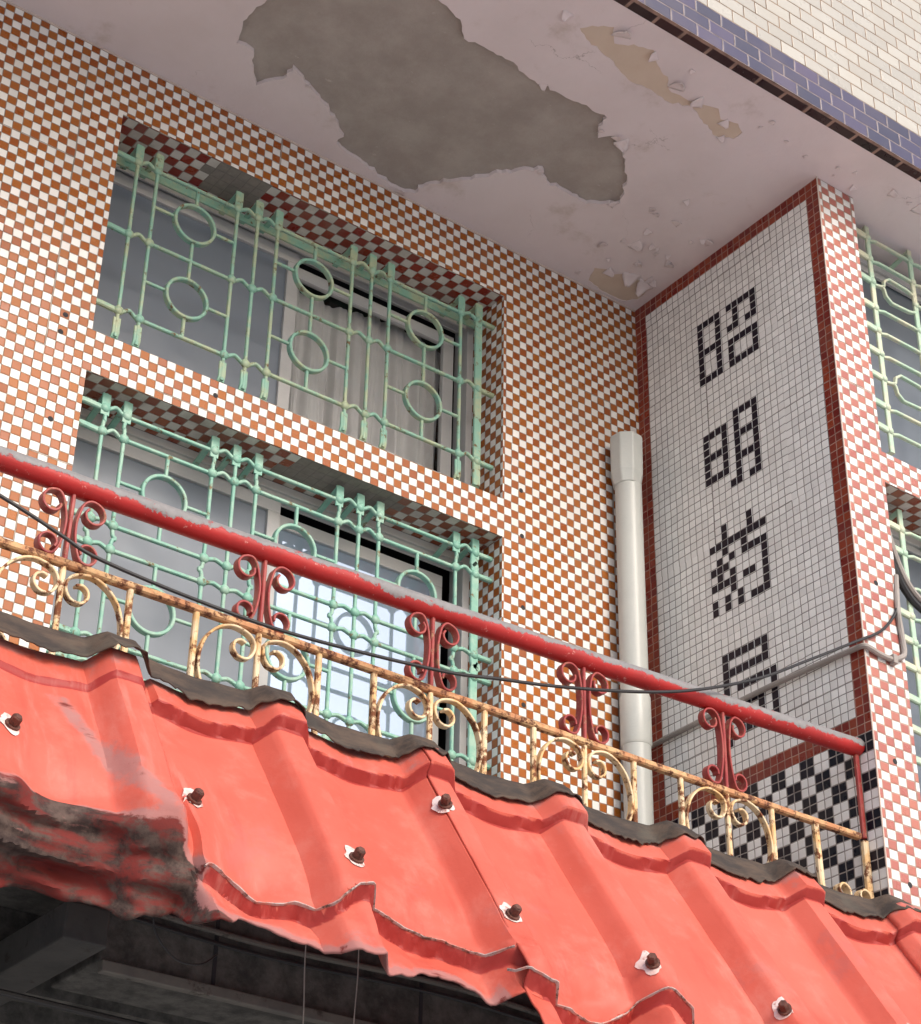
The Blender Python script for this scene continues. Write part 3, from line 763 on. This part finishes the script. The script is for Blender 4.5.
cable('conduit', [(-.45, -.5, -60.6), (-.45, -8.6, -60.5), (-.45, -17.8, -60.5), (-.5, -23.6, -60.7), (-.45, -30.5, -61.0), (-.35, -32.2, -61.1), (.3, -32.4, -61.2), (1.8, -32.35, -61.4), (3.6, -32.35, -61.4), (5.0, -32.35, -60.7), (5.5, -32.35, -60.0), (5.5, -32.3, -58.2), (5.3, -32.3, -55.2), (5.95, -32, -50.8)], .30, M['conduit'], 'thick grey conduit crossing the mosaic sign and bending round the pillar', 'conduit')
m = MB(); m.box(3.4, 4.0, -32.75, -32.02, -61.95, -60.9)
o = m.build('pipe_clip', M['conduit'], None, base=(3.7, -32.4, -61.4), bevel=.1); tag(o, 'small grey clip holding the conduit to the pillar front', 'clip')
bun = [(6.9, -30.6, -41.5), (7.2, -30.5, -44.0), (8.3, -30.4, -47.3), (10.0, -30.3, -49.9), (12.6, -30.2, -51.2), (18, -30.2, -51.9), (28, -30.2, -51.2)]
lb = ['thick grey cable looping down in front of the lower right window', 'black cable bundled under the thick grey cable by the right window', 'thin pale cable beside the black one by the right window']
for k, (mt, r, dx) in enumerate(((M['conduit'], .34, 0), (M['cable'], .4, -.5), (M['conduit'], .2, .45))):
    cable('cable', [(x+dx*.6, y+.3*k, z-.5*k+dx*.3) for x, y, z in bun], r, mt, lb[k])

# ------------------------------------------------------------------ red metal awning
TH = math.radians(58.5)
CP = 12.9; C0 = -81.3
awn = thing('metal_awning', (-40, -33, -112), 'coral red ribbed metal awning with rusty screws and a crumpled torn lower edge', 'awning')
def rib(x, hw=1.05, fl=1.15):
    d = abs((x-C0+CP/2) % CP-CP/2)
    r = 1-max(0, min(1, (d-hw)/fl)); r = r*.85+.15*(1-smooth(hw-.3, hw+fl+.3, d))
    pan = -.32*smooth(2.2, CP/2, d)
    return 1.78*r+pan
def table(t):
    def fn(x):
        if x <= t[0][0]: return t[0][1]
        for (a, b), (c, d) in zip(t, t[1:]):
            if x <= c: return b+(d-b)*(x-a)/(c-a)
        return t[-1][1]
    return fn
STEP_L = table([(-81, 22.0), (-78, 22.2), (-76.4, 22.2), (-74.1, 23.4), (-72, 23.1), (-69.8, 24.0), (-68.4, 22.9), (-64.5, 22.3), (-62.5, 22.4), (-60.1, 22.7), (-57.4, 24.4), (-55, 25.5)])
STEP_R = table([(-57.6, 25.6), (-57.1, 26.8), (-55, 27.8), (-53, 27.6), (-50.8, 27.3), (-47.6, 26.4), (-45.5, 25.3), (-44.6, 24.6), (-43, 25.2), (-40.3, 26.8), (-37, 27.4), (-34, 26.6), (-31.5, 25.6), (-29, 26.6), (-20, 28)])
EAVE_L = table([(-80, 26.6), (-78.3, 26.5), (-77.2, 26.4), (-75.9, 25.5), (-74.9, 25.7), (-74.2, 26.0), (-72.9, 26.7), (-70.9, 26.8), (-70, 27.9), (-69, 28.5), (-68, 28.5), (-66, 27.8), (-64.4, 27.4), (-63, 26.5), (-60.5, 26.2), (-58.75, 26.7), (-58.2, 27.8), (-55, 28.6)])
CRUSH = table([(-112, 18.5), (-91.6, 18.4), (-88.7, 17.7), (-85.3, 17.6), (-83.2, 18.3), (-81.7, 19.6), (-80, 20.6), (-78, 21)])
FALL = table([(-92, 7.0), (-86, 6.8), (-82, 6.0), (-80, 4.6), (-79, 3.8)])
def rib_d(x): return abs((x-C0+CP/2) % CP-CP/2)
DENT = [(-62, 23.0, 3.6, 2.4, -.9), (-74.5, 22.0, 3.0, 2.4, -1.3), (-70.5, 23.6, 3.0, 1.4, -.6), (-48.5, 25.6, 5.0, 2.6, -1.5), (-36.5, 26.6, 4.0, 3.0, -1.4), (-30.4, 26.4, 1.4, 1.8, .5), (-23, 28.5, 5, 3.0, -1.2), (-87, 17.5, 3.4, 2.2, -1.1), (-80.0, 19.5, 1.6, 1.6, .5), (-43.3, 26.4, 1.2, 2.0, .8), (-55.1, 25.3, 1.0, 2.0, .8), (-67.4, 23.6, 1.2, 1.4, .4), (-90.8, 18.2, 1.4, 1.6, .5)]
def roof_point(x, s, S2, seed=0):
    """returns position, wear for a point of the sheet (x, arc length s)"""
    wc = smooth(-77.9, -79.4, x)
    # integrate the slope: straight, except where the end has been crushed under
    k0 = .016*(x+88)
    y, z = -33.0-math.cos(TH)*k0, -88.5-math.sin(TH)*k0
    s_in = CRUSH(x)+.3*noise.noise(Vector((x*.6, 3, 0)))
    a = TH
    step = .5; t = min(s, 0.0)
    if wc > 0: y -= math.cos(a)*t; z -= math.sin(a)*t; t = 0.0
    if wc <= 0: y -= math.cos(a)*s; z -= math.sin(a)*s; t = s
    while t < s-1e-6:
        d = min(step, s-t)
        aa = TH+wc*smooth(s_in, s_in+1.6, t)*math.radians(62+12*noise.noise(Vector((x*.2, t*.2, 5))))
        y -= math.cos(aa)*d; z -= math.sin(aa)*d; t += d
    aa = TH+wc*smooth(s_in, s_in+1.6, s)*math.radians(62)
    n = Vector((0, -math.sin(aa), math.cos(aa)))
    # course steps of the profile
    sag = .55*smooth(0, CP/2, rib_d(x))
    s1 = 4.9+sag; s2 = (STEP_L if seed == 0 else STEP_R)(x) if S2 < 27 else S2+sag
    s2 += .12*noise.noise(Vector((x*1.7, 8, seed)))
    if s < s1: c = .30+.65*max(0, s)/s1
    elif s < s1+.55: c = .95*(1-smooth(s1, s1+.5, s))
    elif s < s2: c = 1.15*(s-s1-.55)/(s2-s1-.55)
    elif s < s2+.6: c = 1.15*(1-smooth(s2, s2+.6, s))
    else: c = .05*(s-s2)
    if wc > .5: c = min(c, .5)*(1-wc*.6)
    h = rib(x)*(1-.92*wc*smooth(s_in-1, s_in+1.5, s))+c
    low = smooth(18, 25, s)
    for (dx, ds, rx, rs, am) in DENT:
        h += am*math.exp(-((x-dx)/rx)**2-((s-ds)/rs)**2)*1.0
    v = Vector((x*.28, s*.28, seed+1))
    h += low*.30*noise.noise(v)+low*.14*noise.noise(v*3)+.05*noise.noise(v*1.2)
    cr = wc*smooth(s_in-.3, s_in+1.2, s)
    if cr > 0:
        q = Vector((x*.13+.05*s, s*.55-.10*x, 2)); q2 = Vector((x*.30, s*1.1+.12*x, 7))
        h += cr*(1.1*noise.noise(q)+.42*(1-abs(noise.noise(q*1.3))*2.4)+.20*noise.noise(q2)+.08*noise.noise(q2*2.3))
    x2 = x+cr*.6*noise.noise(Vector((x*.4, s*.5, 9)))
    wear_shade = 1.0*cr+.22*math.exp(-((x+85.3-(s-9)*.42)/1.5)**2)*smooth(5, 8, s)+.30*math.exp(-((x+85.3-(s-9)*.42)/1.1)**2)*smooth(5.5, 8, s)  # first term: wear plus painted shade of the crushed end
    wear_shade += .3*smooth(S2+.5, S2+3.5, s)*(1-wc) if x < -57 else 0
    wear_shade += .20*math.exp(-((s-(s1-.5))/.5)**2)+.42*math.exp(-((s-2.9)/1.1)**2)+.12*math.exp(-((s-(s2+.1))/.4)**2)
    rshade = smooth(s1-.05, s1+.12, s)*(1-smooth(s1+.5, s1+1.0, s))+.75*smooth(s2-.05, s2+.15, s)*(1-smooth(s2+.5, s2+1.2, s))*(1-wc)  # mask of the shade painted on both step risers
    return Vector((x2, y+n.y*h, z+n.z*h)), wear_shade, rshade
def sheet(x0, x1, s0, send, S2, seed, lift=0.0, sx=.27, ss=.24):
    nx = int((x1-x0)/sx); m = MB(); ns = int((36 if x1 > -50 else 26)/ss); at = []; a2 = []
    for i in range(nx+1):
        x = x0+(x1-x0)*i/nx; se = send(x)
        for j in range(ns+1):
            s = s0+(se-s0)*j/ns
            p, w, sh_ = roof_point(x, s, S2, seed)
            p += Vector((0, -math.sin(TH), math.cos(TH)))*lift
            w += .3*smooth(se-1.2, se, s)*(1 if x < -57 else 0)
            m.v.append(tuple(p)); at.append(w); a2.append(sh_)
    for i in range(nx):
        for j in range(ns):
            b = i*(ns+1)+j; m.f.append([b, b+1, b+ns+2, b+ns+1]); m.m.append(0)
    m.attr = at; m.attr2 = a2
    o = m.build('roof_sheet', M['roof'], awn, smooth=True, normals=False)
    so = o.modifiers.new('thick', 'SOLIDIFY'); so.thickness = .14*T; so.offset = 0
    return o
def endL(x):
    wc = smooth(-77.9, -79.4, x)
    return (EAVE_L(x)+.25*noise.noise(Vector((x*.9, 1, 1)))+.12*noise.noise(Vector((x*3.1, 4, 1))))*(1-wc)+wc*(CRUSH(x)+FALL(x)+.5*noise.noise(Vector((x*.45, 6, 2)))+.25*noise.noise(Vector((x*1.6, 6, 2))))
LB = 'red sheet crushed and torn along its bottom'
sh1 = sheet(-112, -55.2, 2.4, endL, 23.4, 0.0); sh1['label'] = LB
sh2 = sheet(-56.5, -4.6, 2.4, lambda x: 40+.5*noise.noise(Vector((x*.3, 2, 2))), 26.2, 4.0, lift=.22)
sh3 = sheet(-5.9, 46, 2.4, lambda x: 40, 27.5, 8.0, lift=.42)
for sh, xa, xb, S2_, sd, lf in ((sh1, -78.6, -56.6, 23.4, 0.0, 0), (sh2, -57.3, -36, 26.2, 4.0, .22)):
    m = MB(); pts = []; n = int((xb-xa)/.22); STP = STEP_L if sd == 0 else STEP_R
    for i in range(n+1):
        x = xa+(xb-xa)*i/n
        pts.append(roof_point(x, STP(x)+.02, S2_, sd)[0]+Vector((0, -math.sin(TH), math.cos(TH)))*(lf+.06)+Vector((0, -math.cos(TH), -math.sin(TH)))*.10)
    m.flat(pts, .14, .30, side=(0, -math.sin(TH), math.cos(TH)), scale=[.6+.6*abs(noise.noise(Vector((i*.11, sd, 0)))) for i in range(n+1)])
    m.build('torn_edge', M['edge'], sh, smooth=True)
# weathered strip of older sheet showing along the top
m = MB(); nx = 640; ns = 10; at = []
for i in range(nx+1):
    x = -112+158*i/nx
    e = 3.3+.55*noise.noise(Vector((x*.3, 0, 7)))+.45*noise.noise(Vector((x*1.3, 0, 9)))+.2*noise.noise(Vector((x*4.1, 0, 3)))+.3*smooth(1, 6, rib_d(x))
    k0 = .016*(x+88)
    for j in range(ns+1):
        s = .8+(e-.8)*j/ns
        h = rib(x, 1.1, 1.3)*(.60+.40*j/ns)+1.18+.12*noise.noise(Vector((x*.5, s, 1)))+.3*smooth(e-.8, e, s)*(noise.noise(Vector((x*.35, 2, 3)))+.5)
        q = s+k0
        m.v.append((x, -33-math.cos(TH)*q-math.sin(TH)*h, -88.5-math.sin(TH)*q+math.cos(TH)*h))
for i in range(nx):
    for j in range(ns):
        b = i*(ns+1)+j; m.f.append([b, b+1, b+ns+2, b+ns+1]); m.m.append(0)
cap = m.build('capping_strip', M['cap'], awn, smooth=True, normals=False, label='dark weathered capping strip along the top')
so = cap.modifiers.new('thick', 'SOLIDIFY'); so.thickness = .1*T; so.offset = 0
# screws with sealant washers
nrm = Vector((0, -math.sin(TH), math.cos(TH))); dn = Vector((0, -math.cos(TH), -math.sin(TH)))
for k, (x, s) in enumerate([(-90.1, 12.7), (-77.95, 15.95), (-67.9, 20.4), (-56.4, 9.4), (-55.7, 21.75), (-43.6, 22.7), (-30.95, 23.25), (-16.5, 22)]):
    sh = sh1 if x < -56.4 else sh2
    S2, sd, lf = (23.4, 0.0, 0) if x < -56.4 else (26.2, 4.0, .22)
    c = roof_point(x, s, S2, sd)[0]+nrm*lf
    ex = (roof_point(x+.4, s, S2, sd)[0]-roof_point(x-.4, s, S2, sd)[0]).normalized(); es = (roof_point(x, s+.4, S2, sd)[0]-roof_point(x, s-.4, S2, sd)[0]).normalized()
    nn = es.cross(ex).normalized()
    if nn.dot(nrm) < 0: nn = -nn
    sm = MB(); n = 22; vs = [c+nn*.22]
    for i in range(n):
        a = 2*PI*i/n; r = .80+.35*noise.noise(Vector((math.cos(a)*1.5, math.sin(a)*1.5, k*3)))
        q = ex*math.cos(a)*r*.95+es*(math.sin(a)*r*1.2-.25)
        p = roof_point(x+q.dot(Vector((1, 0, 0))), s+q.dot(dn), S2, sd)[0]
        vs.append(p+nrm*lf+nn*.13)
    sm.add(vs, [(0, 1+i, 1+(i+1) % n) for i in range(n)])
    sc = sm.build('sealant', M['sealant'], sh, smooth=True, normals=False)
    bm_ = MB(); ax = nn
    bm_.sweep([c+ax*.15, c+ax*.3], [(.54*math.cos(i*PI/8), .54*math.sin(i*PI/8)) for i in range(16)], side=tuple(ex))
    bm_.sweep([c+ax*.3, c+ax*.85, c+ax*.98], [(.37*math.cos(i*PI/3), .37*math.sin(i*PI/3)) for i in range(6)], side=tuple(ex), scale=[1, 1, .75])
    bm_.build('screw', M['bolt'], sh)
# steelwork carrying the awning
m = MB(); m.box(-82.4, -79.2, -34.5, 18, -110.0, -107.4); m.build('bracket_beam', M['shadesteel'], awn, bevel=.15)
m = MB(); m.box(-78.3, 46, -32.2, -31.45, -110.7, -109.9); m.build('purlin', M['steel'], awn, bevel=.1)
m = MB(); m.box(-112, 46, -38.3, -37.3, -102.6, -101.2); m.build('purlin', M['steel'], awn, bevel=.1)
for x in (-69.5, -52, -40):
    m = MB(); m.box(x-.15, x+.15, -31.47, -31.38, -109.9, -104.2); m.build('beam_joint', M['dark'], bld)
for z, r_, mt_ in ((-105.6, .22, M['steel']), (-106.4, .16, M['cable']), (-112.2, .22, M['cable'])):
    cable('cable', [(-78 if z > -110 else -100, -31.8 if z > -110 else -29, z), (-66, -31.8 if z > -110 else -29, z-.5), (-50, -31.8 if z > -110 else -29.4, z-.1), (-34, -31.8 if z > -110 else -29, z-.7), (-10, -31.8, z)], r_, mt_,
          {-105.6: 'grey conduit running along the dark beam under the awning', -106.4: 'thin black cable under the grey conduit on the dark beam', -112.2: 'black cable sagging in the dark below the beam under the awning'}[z])
# loose wires under the awning
cable('loose_wire', [(-78.3, -40, -106.5), (-78.9, -40, -108.4), (-78.4, -39.6, -110.2), (-76.6, -39.2, -111.4), (-74.6, -38.8, -111.2), (-73.0, -38, -110.0)], .07, M['cable'], 'thin loose wire dangling in a loop under the crumpled awning edge', 'wire')
cable('loose_wire', [(-66.2, -38, -106), (-66.25, -38, -109), (-66.1, -38, -113), (-66.2, -38, -118)], .05, M['conduit'], 'left of two thin wires hanging straight down under the awning', 'wire')
cable('loose_wire', [(-62.0, -38, -106), (-61.95, -38, -109), (-62.1, -38, -113), (-62.0, -38, -118)], .05, M['conduit'], 'right of two thin wires hanging straight down under the awning', 'wire')

# ------------------------------------------------------------------ street
m = MB(); R = 120/T
m.quad((-R, -R, GZ), (R, -R, GZ), (R, R, GZ), (-R, R, GZ))
o = m.build('street', M['asphalt'], normals=False); tag(o, 'pale grey concrete street in front of the building', 'street', kind='structure')

# ------------------------------------------------------------------ camera, light
yaw, pit, rol, fpx = 0.626371615, 0.551455572, 0.0204589738, 1969.30229
cp = (-133.929716, -148.374499, -152.581357)
f = Vector((math.sin(yaw)*math.cos(pit), math.cos(yaw)*math.cos(pit), math.sin(pit)))
r = f.cross(Vector((0, 0, 1))).normalized(); u = r.cross(f)
r2 = r*math.cos(rol)+u*math.sin(rol); u2 = -r*math.sin(rol)+u*math.cos(rol)
cam = bpy.data.cameras.new('camera'); co = bpy.data.objects.new('camera', cam); COL.objects.link(co)
from mathutils import Matrix
mt = Matrix((r2, u2, -f)).transposed().to_4x4(); mt.translation = W(cp); co.matrix_world = mt
cam.sensor_fit = 'HORIZONTAL'; cam.sensor_width = 36; cam.lens = 36*fpx/921
cam.clip_start = .05; cam.clip_end = 1000
SC.camera = co

SUN_EL, SUN_AZ = 38.0, 175.0       # azimuth clockwise from +Y
wd = bpy.data.worlds.new('World'); SC.world = wd; wd.use_nodes = True
nt = wd.node_tree; bg = nt.nodes['Background']
sky = nt.nodes.new('ShaderNodeTexSky'); sky.sky_type = 'NISHITA'; sky.sun_disc = False
sky.sun_elevation = math.radians(SUN_EL); sky.sun_rotation = math.radians(SUN_AZ)
sky.air_density = 1.0; sky.dust_density = 4.0; sky.ozone_density = .6
nt.links.new(sky.outputs[0], bg.inputs[0]); bg.inputs[1].default_value = .15
sl = bpy.data.lights.new('sun', 'SUN'); sl.energy = 1.0; sl.angle = math.radians(22); sl.color = (1, .965, .93)
so = bpy.data.objects.new('sun', sl); COL.objects.link(so)
az, el = math.radians(SUN_AZ), math.radians(SUN_EL)
d = Vector((math.sin(az)*math.cos(el), math.cos(az)*math.cos(el), math.sin(el)))
so.rotation_euler = (-d).to_track_quat('-Z', 'Y').to_euler(); so.location = (0, -10, 20)
SC.view_settings.view_transform = 'Standard'; SC.view_settings.look = 'None'; SC.view_settings.gamma = 1
SC.view_settings.exposure = .60
